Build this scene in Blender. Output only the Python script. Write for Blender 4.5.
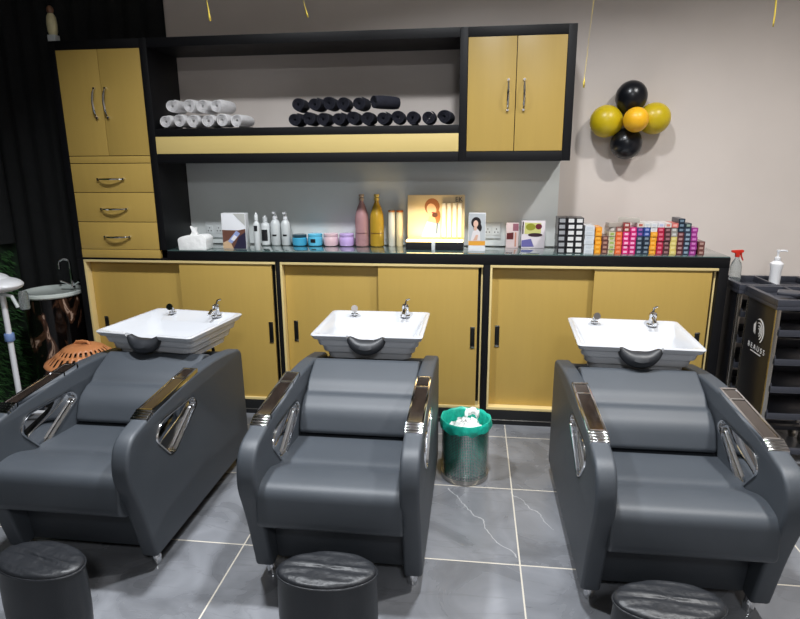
import bpy, bmesh, math, random
from mathutils import Vector, Matrix
random.seed(7)
sc = bpy.context.scene
for o in list(bpy.data.objects): bpy.data.objects.remove(o)
col = sc.collection
PI = math.pi
def R(a): return math.radians(a)

# ------------------------------------------------------------------ camera
cd = bpy.data.cameras.new('camera'); cam = bpy.data.objects.new('camera', cd); col.objects.link(cam)
f_ = Vector((-0.12115396, 0.96349646, -0.23873898)); r_ = Vector((0.99236442, 0.12316781, -0.0065223)); u_ = Vector((-0.02312074, 0.23770627, 0.97106187))
cam.matrix_world = Matrix(((r_.x, u_.x, -f_.x, 0.0), (r_.y, u_.y, -f_.y, -3.5568), (r_.z, u_.z, -f_.z, 1.6358), (0, 0, 0, 1)))
cd.sensor_width = 36; cd.sensor_fit = 'HORIZONTAL'; cd.lens = 591.47 / 800 * 36
cd.shift_y = -1.5 / 800
cd.clip_start = 0.05
sc.camera = cam
# ------------------------------------------------------------------ world, lights, exposure
sc.view_settings.view_transform = 'Standard'; sc.view_settings.look = 'None'
sc.view_settings.gamma = 1; sc.view_settings.use_curve_mapping = False
sc.view_settings.exposure = 0.12
w = bpy.data.worlds.new('world'); sc.world = w; w.use_nodes = True
w.node_tree.nodes['Background'].inputs[0].default_value = (1.0, 0.93, 0.86, 1)
w.node_tree.nodes['Background'].inputs[1].default_value = 0.13
def area(name, x, y, z, size, watt, colr, spread=180, rot=(0, 0, 0)):
    l = bpy.data.lights.new(name, 'AREA'); l.shape = 'DISK'; l.size = size; l.energy = watt; l.color = colr
    l.spread = R(spread)
    o = bpy.data.objects.new(name, l); col.objects.link(o); o.location = (x, y, z); o.rotation_euler = rot
    return o
COOL = (0.93, 0.96, 1.0); NEUT = (1.0, 0.985, 0.965)
area('ceiling_lamp', 1.65, -1.50, 3.45, .20, 46, NEUT, 130)
area('ceiling_lamp', .10, -1.50, 3.45, .20, 46, COOL, 130)
area('ceiling_lamp', -1.30, -1.60, 3.45, .20, 50, COOL, 124)
area('ceiling_lamp', .6, -5.2, 3.45, .60, 72, COOL)  # added fill lamp at the far end, lifts the niche and grey panel

# ------------------------------------------------------------------ materials
def s2l(c):
    return tuple((v / 255 / 12.92 if v / 255 <= .04045 else ((v / 255 + .055) / 1.055) ** 2.4) for v in c)
def mat(name, rgb, rough=.5, metal=0, noise=.0, nscale=20, bump=0, bscale=60, coat=0, emit=None, es=1, trans=0, spec=.5, stretch=(1, 1, 1), alpha=None):
    m = bpy.data.materials.new(name); m.use_nodes = True; nt = m.node_tree; b = nt.nodes['Principled BSDF']
    c = s2l(rgb)
    b.inputs['Base Color'].default_value = (*c, 1); b.inputs['Roughness'].default_value = rough; b.inputs['Metallic'].default_value = metal
    b.inputs['Coat Weight'].default_value = coat; b.inputs['Coat Roughness'].default_value = .08
    b.inputs['Transmission Weight'].default_value = trans; b.inputs['Specular IOR Level'].default_value = spec
    if alpha is not None: b.inputs['Alpha'].default_value = alpha
    if emit: b.inputs['Emission Color'].default_value = (*s2l(emit), 1); b.inputs['Emission Strength'].default_value = es
    tc = nt.nodes.new('ShaderNodeTexCoord'); mp = nt.nodes.new('ShaderNodeMapping'); mp.inputs['Scale'].default_value = stretch
    nt.links.new(tc.outputs['Object'], mp.inputs[0])
    nz = nt.nodes.new('ShaderNodeTexNoise'); nz.inputs['Scale'].default_value = nscale; nz.inputs['Detail'].default_value = 4
    nt.links.new(mp.outputs[0], nz.inputs[0])
    if noise > 0:
        cr = nt.nodes.new('ShaderNodeValToRGB')
        cr.color_ramp.elements[0].position = .3; cr.color_ramp.elements[1].position = .7
        cr.color_ramp.elements[0].color = (*[v * (1 - noise) for v in c], 1); cr.color_ramp.elements[1].color = (*[min(1, v * (1 + noise)) for v in c], 1)
        nt.links.new(nz.outputs[0], cr.inputs[0]); nt.links.new(cr.outputs[0], b.inputs['Base Color'])
    if bump > 0:
        n2 = nt.nodes.new('ShaderNodeTexNoise'); n2.inputs['Scale'].default_value = bscale; n2.inputs['Detail'].default_value = 3
        nt.links.new(mp.outputs[0], n2.inputs[0])
        bp = nt.nodes.new('ShaderNodeBump'); bp.inputs['Strength'].default_value = bump; bp.inputs['Distance'].default_value = .01
        nt.links.new(n2.outputs[0], bp.inputs['Height']); nt.links.new(bp.outputs[0], b.inputs['Normal'])
    return m
M = {}
M['gold'] = mat('gold_laminate', (182, 152, 80), .38, .0, .02, 3, stretch=(12, 12, 1))
M['goldband'] = mat('gold_band_laminate', (208, 184, 118), .38, .0, .02, 3)
M['goldtrim'] = mat('gold_edge_strip', (235, 212, 150), .3, .2)
M['black'] = mat('black_laminate', (10, 10, 13), .5, 0, .1, 8, spec=.3)
M['blackin'] = mat('black_inside', (16, 17, 19), .55)
M['wall'] = mat('beige_paint', (216, 206, 198), .6, 0, .03, 2.5, .03, 300)
M['ceil'] = mat('white_ceiling', (215, 212, 206), .7)
M['wallgrey'] = mat('warm_plaster', (170, 162, 155), .7)
M['panel'] = mat('grey_glossy_panel', (226, 230, 228), .14, 0, .05, 2)
M['glass'] = mat('green_glass_top', (70, 92, 90), .04, 0, 0, coat=1)
M['chrome'] = mat('chrome', (225, 226, 228), .09, 1)
M['satin'] = mat('satin_steel', (190, 186, 178), .25, 1)
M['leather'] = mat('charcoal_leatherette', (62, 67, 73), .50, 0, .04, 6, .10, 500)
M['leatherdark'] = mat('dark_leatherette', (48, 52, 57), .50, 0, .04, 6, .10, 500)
M['ceramic'] = mat('white_ceramic', (196, 198, 202), .12, 0, 0, coat=.5)
M['gel'] = mat('black_rubber', (40, 42, 46), .45)
M['wood'] = mat('dark_wood_inlay', (40, 33, 29), .07, 0, .35, 10, stretch=(8, 1, 8), coat=1)
M['plasticw'] = mat('white_plastic', (232, 233, 236), .35)
M['plasticb'] = mat('black_plastic', (26, 27, 31), .3)
M['plasticg'] = mat('dark_grey_plastic', (58, 60, 68), .35)
M['towelw'] = mat('white_towel', (244, 242, 242), .95, 0, .05, 60, .8, 250)
M['towelb'] = mat('black_towel', (33, 34, 46), .95, 0, .25, 60, .8, 250)
M['slot'] = mat('recessed_black_pull', (10, 10, 11), .4)
M['teal'] = mat('teal_bag', (28, 168, 146), .35, 0, .2, 25, .8, 30)
M['paper'] = mat('white_paper', (240, 240, 238), .8, 0, .04, 30, .5, 30)
M['basket'] = mat('orange_brown_plastic', (186, 122, 78), .4)
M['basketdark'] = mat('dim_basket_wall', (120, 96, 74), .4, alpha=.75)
M['marble'] = mat('brown_black_marble', (26, 20, 17), .12)
M['drape'] = mat('black_drape', (12, 14, 15), .9, 0, .3, 6, .4, 30)
M['grass'] = mat('artificial_grass', (44, 88, 38), .8, 0, .45, 30)
M['grassback'] = mat('artificial_grass_base', (16, 34, 16), .9, 0, .45, 20)
M['balloonb'] = mat('black_latex', (16, 18, 24), .28)
M['balloony'] = mat('yellow_latex', (206, 180, 24), .35, 0, .0)
M['balloono'] = mat('amber_latex', (245, 184, 30), .4)
M['ribbon'] = mat('gold_foil_ribbon', (232, 206, 90), .25, .4)
M['red'] = mat('red_plastic', (206, 44, 26), .4)
M['blue'] = mat('pale_blue_plastic', (120, 146, 196), .4)
M['clear'] = mat('clear_plastic', (225, 232, 232), .08, trans=.85, spec=.5)
M['frost'] = mat('frosted_plastic', (206, 210, 210), .25)
M['amber'] = mat('golden_plastic', (172, 138, 44), .2)
M['pinkp'] = mat('dusty_pink_plastic', (168, 128, 130), .22)
M['navyink'] = mat('navy_cover', (28, 34, 66), .3)
M['led'] = mat('led_strip', (255, 240, 200), .5, emit=(255, 218, 140), es=10)
M['cream'] = mat('cream_ceramic', (214, 204, 160), .3, 0, .1, 30)
M['yarn'] = mat('pink_pearls', (226, 198, 192), .3)
# grey tile floor with pale veins and cream grout
def floor_mat():
    m = bpy.data.materials.new('grey_marble_tile'); m.use_nodes = True; nt = m.node_tree; N = nt.nodes; L = nt.links
    b = N['Principled BSDF']; g = N.new('ShaderNodeNewGeometry'); sp = N.new('ShaderNodeSeparateXYZ'); L.new(g.outputs['Position'], sp.inputs[0])
    def math_(op, a, c=None, d=None):
        n = N.new('ShaderNodeMath'); n.operation = op
        for i, v in enumerate((a, c, d)):
            if v is None: continue
            if isinstance(v, (int, float)): n.inputs[i].default_value = v
            else: L.new(v, n.inputs[i])
        return n.outputs[0]
    def line(sock, off, per, half):
        q = math_('ADD', sock, -off + 1000 * per); q = math_('MODULO', q, per); q = math_('SUBTRACT', q, per / 2); q = math_('ABSOLUTE', q)
        return math_('GREATER_THAN', q, per / 2 - half)
    gx = line(sp.outputs[0], .223, 1.2, .0032); gy = line(sp.outputs[1], -.774, .597, .0032)
    gr = math_('MAXIMUM', gx, gy)
    # a per-tile random offset
    fx = math_('FLOOR', math_('DIVIDE', math_('ADD', sp.outputs[0], -.223 + 1200), 1.2)); fy = math_('FLOOR', math_('DIVIDE', math_('ADD', sp.outputs[1], .774 + 597), .597))
    wn = N.new('ShaderNodeTexWhiteNoise'); wn.noise_dimensions = '2D'; cb = N.new('ShaderNodeCombineXYZ'); L.new(fx, cb.inputs[0]); L.new(fy, cb.inputs[1]); L.new(cb.outputs[0], wn.inputs[0])
    va = N.new('ShaderNodeVectorMath'); va.operation = 'MULTIPLY_ADD'; L.new(wn.outputs['Color'], va.inputs[0]); va.inputs[1].default_value = (7, 7, 7); L.new(g.outputs['Position'], va.inputs[2])
    n1 = N.new('ShaderNodeTexNoise'); n1.inputs['Scale'].default_value = 3.2; n1.inputs['Detail'].default_value = 9; n1.inputs['Distortion'].default_value = 1.2; L.new(va.outputs[0], n1.inputs[0])
    cr = N.new('ShaderNodeValToRGB'); e = cr.color_ramp.elements; e[0].position = .3; e[0].color = (*s2l((100, 102, 106)), 1); e[1].position = .72; e[1].color = (*s2l((134, 136, 141)), 1)
    L.new(n1.outputs[0], cr.inputs[0])
    # diagonal smoky streaks
    mp = N.new('ShaderNodeMapping'); mp.inputs['Rotation'].default_value = (0, 0, R(38)); mp.inputs['Scale'].default_value = (1, 6, 1); L.new(va.outputs[0], mp.inputs[0])
    n2 = N.new('ShaderNodeTexNoise'); n2.inputs['Scale'].default_value = 1.6; n2.inputs['Detail'].default_value = 6; n2.inputs['Distortion'].default_value = .6; L.new(mp.outputs[0], n2.inputs[0])
    v = math_('ABSOLUTE', math_('SUBTRACT', n2.outputs[0], .5)); v = math_('LESS_THAN', v, .008)
    mx = N.new('ShaderNodeMix'); mx.data_type = 'RGBA'; L.new(math_('MULTIPLY', v, .28), mx.inputs['Factor']); L.new(cr.outputs[0], mx.inputs['A']); mx.inputs['B'].default_value = (*s2l((94, 94, 98)), 1)
    mg = N.new('ShaderNodeMix'); mg.data_type = 'RGBA'; L.new(gr, mg.inputs['Factor']); L.new(mx.outputs['Result'], mg.inputs['A']); mg.inputs['B'].default_value = (*s2l((205, 198, 184)), 1)
    nn = N.new('ShaderNodeTexNoise'); nn.inputs['Scale'].default_value = 5; nn.inputs['Detail'].default_value = 5; L.new(g.outputs['Position'], nn.inputs[0])
    def crack(x0, y0, x1, y1, wd):
        ln = math.hypot(x1 - x0, y1 - y0); dx, dy = (x1 - x0) / ln, (y1 - y0) / ln
        px = math_('ADD', sp.outputs[0], -x0); py = math_('ADD', sp.outputs[1], -y0)
        t = math_('ADD', math_('MULTIPLY', px, dx), math_('MULTIPLY', py, dy)); q = math_('ADD', math_('MULTIPLY', px, -dy), math_('MULTIPLY', py, dx))
        q = math_('ADD', q, math_('MULTIPLY', math_('SUBTRACT', nn.outputs[0], .5), .16))
        k = math_('LESS_THAN', math_('ABSOLUTE', q), wd); k = math_('MULTIPLY', k, math_('GREATER_THAN', t, 0)); return math_('MULTIPLY', k, math_('LESS_THAN', t, ln))
    ck = math_('MAXIMUM', crack(-.10, -.80, .20, -1.33, .0026), crack(.215, -.80, .40, -1.10, .0016))
    mc = N.new('ShaderNodeMix'); mc.data_type = 'RGBA'; L.new(math_('MULTIPLY', ck, .42), mc.inputs['Factor']); L.new(mg.outputs['Result'], mc.inputs['A']); mc.inputs['B'].default_value = (*s2l((214, 214, 214)), 1)
    L.new(mc.outputs['Result'], b.inputs['Base Color'])
    rg = math_('MULTIPLY_ADD', n1.outputs[0], .12, .22); L.new(rg, b.inputs['Roughness'])
    return m
M['floor'] = floor_mat()
# brown marble streaks on the sink pedestal
def pedestal_mat():
    m = M['marble']; nt = m.node_tree; N = nt.nodes; L = nt.links; b = N['Principled BSDF']
    tc = N.new('ShaderNodeTexCoord'); mp = N.new('ShaderNodeMapping'); mp.inputs['Scale'].default_value = (3, 3, 1.2); L.new(tc.outputs['Object'], mp.inputs[0])
    n = N.new('ShaderNodeTexNoise'); n.inputs['Scale'].default_value = 2.6; n.inputs['Detail'].default_value = 7; n.inputs['Distortion'].default_value = 1.8; L.new(mp.outputs[0], n.inputs[0])
    cr = N.new('ShaderNodeValToRGB'); e = cr.color_ramp.elements; e[0].position = .50; e[0].color = (*s2l((10, 8, 8)), 1); e[1].position = .6; e[1].color = (*s2l((78, 52, 38)), 1)
    x = cr.color_ramp.elements.new(.64); x.color = (*s2l((190, 160, 140)), 1); x = cr.color_ramp.elements.new(.67); x.color = (*s2l((70, 44, 30)), 1)
    L.new(n.outputs[0], cr.inputs[0]); L.new(cr.outputs[0], b.inputs['Base Color'])
pedestal_mat()
# perforated steel: holes are really transparent
def perf_mat():
    m = bpy.data.materials.new('perforated_steel'); m.use_nodes = True; nt = m.node_tree; N = nt.nodes; L = nt.links; b = N['Principled BSDF']
    b.inputs['Base Color'].default_value = (.62, .63, .62, 1); b.inputs['Metallic'].default_value = 1; b.inputs['Roughness'].default_value = .25
    tc = N.new('ShaderNodeTexCoord'); sp = N.new('ShaderNodeSeparateXYZ'); L.new(tc.outputs['Object'], sp.inputs[0])
    def m_(op, a, c=None):
        n = N.new('ShaderNodeMath'); n.operation = op
        for i, v in enumerate((a, c)):
            if v is None: continue
            if isinstance(v, (int, float)): n.inputs[i].default_value = v
            else: L.new(v, n.inputs[i])
        return n.outputs[0]
    a = m_('MULTIPLY', m_('ARCTAN2', sp.outputs[1], sp.outputs[0]), 46); z = m_('MULTIPLY', sp.outputs[2], 46 / .125)
    s = m_('MULTIPLY', m_('SINE', a), m_('SINE', z)); h = m_('LESS_THAN', m_('ABSOLUTE', s), .42)
    L.new(m_('MAXIMUM', h, .0), b.inputs['Alpha'])
    return m
M['perf'] = perf_mat()

# ------------------------------------------------------------------ mesh helpers
ORG = {}
def rootof(o):
    while o.parent: o = o.parent
    return o
def tag(o, label=None, cat=None, group=None, kind=None):
    if label: o['label'] = label
    if cat: o['category'] = cat
    if group: o['group'] = group
    if kind: o['kind'] = kind
    return o
def thing(name, loc, label, cat, group=None):
    o = bpy.data.objects.new(name, None); o.empty_display_size = .05; col.objects.link(o); o.location = loc
    ORG[o.name] = Vector(loc)
    return tag(o, label, cat, group)
class MB:
    def __init__(s): s.bm = bmesh.new(); s.mi = 0; s.mats = []
    def use(s, m):
        if m not in s.mats: s.mats.append(m)
        s.mi = s.mats.index(m); return s
    def _new(s, verts, faces):
        vs = [s.bm.verts.new(v) for v in verts]
        out = []
        for f in faces:
            try:
                q = s.bm.faces.new([vs[i] for i in f]); q.material_index = s.mi; q.smooth = True; out.append(q)
            except ValueError: pass
        return vs, out
    def box(s, x0, y0, z0, x1, y1, z1):
        v = [(x, y, z) for z in (z0, z1) for y in (y0, y1) for x in (x0, x1)]
        s._new(v, [(0, 2, 3, 1), (4, 5, 7, 6), (0, 1, 5, 4), (2, 6, 7, 3), (0, 4, 6, 2), (1, 3, 7, 5)]); return s
    def prism(s, poly, axis, a, b):
        # poly in the two other axes, order (y,z) for x, (x,z) for y, (x,y) for z
        def P(p, t): return {'x': (t, p[0], p[1]), 'y': (p[0], t, p[1]), 'z': (p[0], p[1], t)}[axis]
        n = len(poly)
        s._new([P(p, a) for p in poly] + [P(p, b) for p in poly], [tuple(range(n)), tuple(range(2 * n - 1, n - 1, -1))] + [(i, (i + 1) % n + 0, (i + 1) % n + n, i + n) for i in range(n)])
        return s
    def lathe(s, prof, c=(0, 0, 0), seg=32, cap=True, M4=None):
        v = []; n = len(prof)
        for r, z in prof:
            for k in range(seg):
                a = 2 * PI * k / seg; p = Vector((r * math.cos(a), r * math.sin(a), z))
                if M4: p = M4 @ p
                v.append((p.x + c[0], p.y + c[1], p.z + c[2]))
        f = [(i * seg + k, i * seg + (k + 1) % seg, (i + 1) * seg + (k + 1) % seg, (i + 1) * seg + k) for i in range(n - 1) for k in range(seg)]
        if cap:
            f += [tuple(reversed(range(seg))), tuple((n - 1) * seg + k for k in range(seg))]
        s._new(v, f); return s
    def cyl(s, p0, p1, r0, r1=None, seg=20):
        p0 = Vector(p0); p1 = Vector(p1); d = p1 - p0; q = d.to_track_quat('Z', 'Y').to_matrix().to_4x4()
        return s.lathe([(r0, 0), (r0 if r1 is None else r1, d.length)], p0, seg, True, q)
    def tube(s, pts, r, seg=10):
        pts = [Vector(p) for p in pts]; n = len(pts); v = []; rr = r if isinstance(r, (list, tuple)) else [r] * n
        up = None
        for i, p in enumerate(pts):
            t = (pts[min(i + 1, n - 1)] - pts[max(i - 1, 0)]).normalized()
            if up is None:
                up = t.orthogonal().normalized()
            up = (up - t * up.dot(t)).normalized(); bi = t.cross(up)
            for k in range(seg):
                a = 2 * PI * k / seg; q = p + (up * math.cos(a) + bi * math.sin(a)) * rr[i]; v.append(tuple(q))
        f = [(i * seg + k, i * seg + (k + 1) % seg, (i + 1) * seg + (k + 1) % seg, (i + 1) * seg + k) for i in range(n - 1) for k in range(seg)]
        f += [tuple(reversed(range(seg))), tuple((n - 1) * seg + k for k in range(seg))]
        s._new(v, f); return s
    def ell(s, c, rx, ry, rz, seg=24, rings=14):
        prof = [(max(1e-4, math.sin(PI * i / rings)), -math.cos(PI * i / rings)) for i in range(rings + 1)]
        return s.lathe(prof, c, seg, True, Matrix.Diagonal((rx, ry, rz, 1)))
    def add_mesh(s, me, M4):
        n0 = len(s.bm.verts); v, f = s._new([tuple(M4 @ x.co) for x in me.vertices], [tuple(p.vertices) for p in me.polygons]); return s
    def done(s, name, mt=None, parent=None, bevel=0, seg=2, ang=35, loc=None, sharp=35, profile=.6):
        bm = s.bm
        bmesh.ops.recalc_face_normals(bm, faces=bm.faces)
        if bevel > 0:
            ed = [e for e in bm.edges if len(e.link_faces) == 2 and e.calc_face_angle(0) > R(ang)]
            bmesh.ops.bevel(bm, geom=ed, offset=bevel, segments=seg, profile=profile, affect='EDGES', clamp_overlap=True)
            for f in bm.faces: f.smooth = True
        me = bpy.data.meshes.new(name)
        org = Vector((0, 0, 0))
        if parent: org = ORG[rootof(parent).name]
        elif loc is not None: org = Vector(loc)
        bmesh.ops.translate(bm, verts=bm.verts, vec=-org)
        bm.to_mesh(me); bm.free()
        for m in (s.mats or [mt]): me.materials.append(m)
        me.set_sharp_from_angle(angle=R(sharp))
        o = bpy.data.objects.new(name, me); col.objects.link(o)
        if parent: o.parent = parent
        else: o.location = org; ORG[o.name] = org
        return o
def bx(name, m, x0, y0, z0, x1, y1, z1, parent=None, bevel=.002, **k):
    return MB().box(x0, y0, z0, x1, y1, z1).done(name, m, parent, bevel, **k)
def children(o): return [c for c in col.objects if c.parent == o]
KIDS = None
def copy_tree(o, parent=None):
    c = o.copy(); col.objects.link(c)
    if parent: c.parent = parent
    for ch in list(o.children): copy_tree(ch, c)
    return c
def rpoly(pts, n=6):
    # rounded polygon: pts = (a, b, radius)
    out = []; N = len(pts)
    for i in range(N):
        p = Vector(pts[i][:2]); r = pts[i][2]; a = Vector(pts[i - 1][:2]) - p; b = Vector(pts[(i + 1) % N][:2]) - p
        la, lb = a.length, b.length; a.normalize(); b.normalize(); t = min(r, la * .48, lb * .48)
        if t <= 1e-5: out.append(tuple(p)); continue
        A = p + a * t; Bp = p + b * t
        for k in range(n + 1):
            q = k / n; out.append(tuple(A * (1 - q) ** 2 + p * 2 * q * (1 - q) + Bp * q * q))
    return out
def eval_mesh(o):
    dg = bpy.context.evaluated_depsgraph_get(); dg.update()
    return bpy.data.meshes.new_from_object(o.evaluated_get(dg), depsgraph=dg)
def boolean(o, cutter, op='DIFFERENCE'):
    md = o.modifiers.new('cut', 'BOOLEAN'); md.operation = op; md.object = cutter; md.solver = 'EXACT'
    bpy.context.view_layer.update()
    me = eval_mesh(o); o.modifiers.clear(); old = o.data; nm = old.name; o.data = me; bpy.data.meshes.remove(old); me.name = nm
    me.set_sharp_from_angle(angle=R(35))
    cm = cutter.data; bpy.data.objects.remove(cutter); bpy.data.meshes.remove(cm)
TXT = {}
def text_mesh(t, size=1.0):
    if t in TXT: return TXT[t]
    c = bpy.data.curves.new('t', 'FONT'); c.body = t; c.size = 1; c.extrude = .01; c.align_x = 'CENTER'; c.align_y = 'CENTER'
    o = bpy.data.objects.new('t', c); col.objects.link(o); me = eval_mesh(o); bpy.data.objects.remove(o); TXT[t] = me; return me

# ------------------------------------------------------------------ room shell
YW = .37
def struct(o): o['kind'] = 'structure'; return o
XL, XR, YF, ZC = -3.3, 3.8, -6.4, 3.5
struct(MB().box(XL, YF, -.05, XR, YW + .1, 0).done('floor', M['floor']))
struct(MB().box(XL, YF, ZC, XR, YW + .1, ZC + .05).done('ceiling', M['ceil']))
struct(MB().box(XL, YW, 0, XR, YW + .1, ZC).done('wall_back', M['wall']))
struct(MB().box(XR, YF, 0, XR + .1, YW + .1, ZC).done('wall_right', M['wall']))
struct(MB().box(XL, YF - .1, 0, XR, YF, ZC).done('wall_front', M['wallgrey']))
struct(MB().box(XL - .1, YF, 0, XL, YW + .1, ZC).done('wall_left', M['grassback']))
# black drape over the left end of the back wall; upper left sheet imitates shade
def drape(name, p0, p1, z0, z1, nrm, label, waves=9, amp=.018, off=.03):
    n = waves * 8; vs = []; fs = []
    p0 = Vector(p0); p1 = Vector(p1); nr = Vector(nrm)
    b = MB()
    for side in (0, 1):
        for i in range(n + 1):
            t = i / n; q = p0.lerp(p1, t) + nr * (off + amp * math.sin(t * waves * 2 * PI) + amp * .4 * math.sin(t * waves * 4.7 + 1)) + nr * (.004 * side)
            vs += [(q.x, q.y, z0), (q.x, q.y, z1)]
    m = 2 * (n + 1)
    for i in range(n):
        a = 2 * i; fs.append((a, a + 2, a + 3, a + 1)); fs.append((m + a, m + a + 1, m + a + 3, m + a + 2))
        fs.append((a, m + a, m + a + 2, a + 2)); fs.append((a + 1, a + 3, m + a + 3, m + a + 1))
    fs.append((0, 1, m + 1, m)); fs.append((2 * n, m + 2 * n, m + 2 * n + 1, 2 * n + 1))
    b._new(vs, fs); o = b.done(name, M['drape'], loc=((p0 + p1) / 2 + Vector((0, 0, z0)))); return tag(o, label, 'curtain')
drape('black_sheet', (-3.295, YW, 0), (-2.001, YW, 0), .02, 3.46, (0, -1, 0), 'black curtain covering the back wall behind the tall gold cupboard', 10, .012, .02)
drape('black_sheet', (XL, YW - .08, 0), (XL, -2.6, 0), 1.1, 3.46, (1, 0, 0), 'added black sheet standing in for the shade on the upper left wall above the artificial grass', 16, .02, .04)  # dark sheet put in for the shade on the upper grass wall
# artificial grass blades on the lower left wall
g = MB()
for i in range(5200):
    y = random.uniform(-1.3, .28); z = random.uniform(.0, 1.05)
    L_ = random.uniform(.03, .06); a = random.uniform(-1.2, 1.2); wd = .003
    d = Vector((random.uniform(.5, 1), math.sin(a) * .8, -math.cos(a) * .6 - .1)).normalized() * L_
    p = Vector((XL + .001, y, z)); sd = Vector((0, math.cos(a), math.sin(a))) * wd
    if (p + d).z < .004: d.z = .004 - p.z
    g._new([tuple(p - sd), tuple(p + sd), tuple(p + d * .6 + sd * .8), tuple(p + d), tuple(p + d * .6 - sd * .8)], [(0, 1, 2, 3, 4)])
go = g.done('artificial_grass', M['grass'], loc=(XL, -.5, 0)); tag(go, 'green artificial grass covering the lower left wall', 'artificial grass', kind='stuff')

# ------------------------------------------------------------------ wall unit
G, K = M['gold'], M['black']
def arch_handle(parent, p0, p1, out=.035, name='handle'):
    p0 = Vector(p0); p1 = Vector(p1); b = MB(); n = 16; pts = []; rr = []
    for i in range(n + 1):
        t = i / n; h = max(0, math.sin(PI * t)) ** .6 * out + .004
        q = p0.lerp(p1, t) + Vector((0, -h, 0)); pts.append(q); rr.append(.0045 + .0028 * math.sin(PI * t))
    b.tube(pts, rr, 10)
    for p in (p0, p1): b.cyl(p, p + Vector((0, -.014, 0)), .0085, .007, 14)
    return b.done(name, M['chrome'], parent)
Y0 = 0.0
# tall cupboard
tc_ = thing('tall_cupboard', (-2.27, .18, 1.10), 'tall gold cupboard with two doors above three drawers at the left end', 'cupboard')
b = MB(); b.box(-2.584, 0, 1.10, -2.54, YW - .075, 2.361); b.box(-1.998, 0, 1.10, -1.952, YW, 2.361); b.box(-2.54, 0, 2.309, -1.998, YW - .075, 2.361)
b.box(-2.54, .03, 1.10, -1.998, YW - .075, 2.309)
b.done('carcass', K, tc_, .0015)
for x0, x1, hx, s in ((-2.538, -2.271, -2.312, 0), (-2.267, -2.0, -2.240, 1)):
    d = bx('door', G, x0, .0, 1.69, x1, .028, 2.307, tc_, .0015)
    arch_handle(d, (hx, 0, 2.085), (hx, 0, 1.915))
bx('rail', G, -2.538, .0, 1.645, -2.0, .028, 1.686, tc_, .001)
for z0, z1 in ((1.466, 1.641), (1.280, 1.462), (1.103, 1.276)):
    d = bx('drawer', G, -2.538, .0, z0, -2.0, .028, z1, tc_, .0015)
    zc = z0 + .081
    arch_handle(d, (-2.36, 0, zc), (-2.19, 0, zc), .032)
# long open shelf
sh = thing('wall_shelf', (-1.0, .18, 1.64), 'long black open wall shelf with a gold band below it holding rolled towels', 'shelf')
b = MB(); b.box(-1.951, 0, 2.309, -.101, YW, 2.361); b.box(-1.951, 0, 1.799, -.101, YW, 1.845); b.box(-1.951, .0, 1.64, -.101, YW, 1.696); b.box(-1.951, .03, 1.696, -.101, YW, 1.799)
b.done('frame', K, sh, .0015)
bx('gold_band', M['goldband'], -1.951, 0, 1.697, -.101, .029, 1.798, sh, .001)
# right wall cupboard
wc = thing('wall_cupboard', (.215, .18, 1.64), 'gold double door wall cupboard in a black frame right of the towel shelf', 'cupboard')
b = MB(); b.box(-.1, 0, 1.64, -.056, YW, 2.361); b.box(.485, 0, 1.64, .532, YW, 2.361); b.box(-.056, 0, 2.309, .485, YW, 2.361); b.box(-.056, 0, 1.64, .485, YW, 1.694); b.box(-.056, .03, 1.694, .485, YW, 2.309)
b.done('carcass', K, wc, .0015)
for x0, x1, hx in ((-.054, .212, .171), (.216, .483, .259)):
    d = bx('door', G, x0, 0, 1.697, x1, .028, 2.307, wc, .0015)
    arch_handle(d, (hx, 0, 2.08), (hx, 0, 1.92))
# base cupboards
def slot_pull(d, x, z, y):
    b = MB(); b.box(x - .014, y - .004, z - .06, x + .014, y + .002, z + .06); s = b.done('pull', M['slot'], d, .003)
    for a_, b_ in ((-.072, -.06), (.06, .068)): MB().box(x - .014, y - .0055, z + a_, x + .014, y + .002, z + b_).done('pull_cap', M['satin'], d, .001)
REC = .050
def base_unit(x0, x1, xs, zp, label, pulls, up):
    t = thing('base_cupboard', ((x0 + x1) / 2, .18, 0), label, 'cupboard')
    b = MB(); b.box(x0, .09, .10, x1, YW - .075, 1.034)
    b.box(x0, .0, .0, x1, .09, .10); b.done('carcass', M['blackin'], t, .001)
    b = MB(); b.box(x0 + .001, 0, 1.018, x1 - .001, .09, 1.033); b.box(x0 + .001, .0, .101, x1 - .001, .09, .118)
    b.box(x0 + .001, .0, .118, x0 + .014, .09, 1.018); b.box(x1 - .012, .03, .118, x1 - .002, .09, 1.018)
    b.done('track_frame', M['goldtrim'], t, .001)
    d = bx('door', G, x0 + .015, REC, .119, xs + .03, REC + .018, 1.017, t, .001); slot_pull(d, pulls[0], zp, REC)
    d = bx('door', G, xs, .01, .119, x1 - .03, .028, 1.017, t, .001); slot_pull(d, pulls[1], zp, .01)
    MB().box(x0, -.003, .03, x1, -.0005, .036).done('kick_strip', M['satin'], t)
    for ua, ub in up: MB().box(ua, 0, 0, ub, YW - .075, 1.0335).done('upright', K, t, .0015)
base_unit(-2.54, -1.238, -1.885, .572, 'gold sliding door base cupboard behind the left chair', (-2.46, -1.292), ((-2.584, -2.541), (-1.237, -1.21)))
base_unit(-1.209, .062, -.585, .575, 'gold sliding door base cupboard behind the middle chair', (-1.137, .005), ((.063, .101),))
base_unit(.102, 1.405, .715, .578, 'gold sliding door base cupboard behind the right chair', (.158, 1.33), ((1.406, 1.459),))
ct = thing('countertop', (-.5, .18, 1.034), 'long black edged countertop with glass surface over the gold base cupboards', 'counter')
b = MB(); b.box(-1.951, 0, 1.034, 1.46, YW - .012, 1.094); b.box(-2.584, 0, 1.034, -1.951, YW - .075, 1.046); b.box(-2.584, 0, 1.046, -2.541, YW - .075, 1.0995)
b.done('frame', K, ct, .0015)
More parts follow.
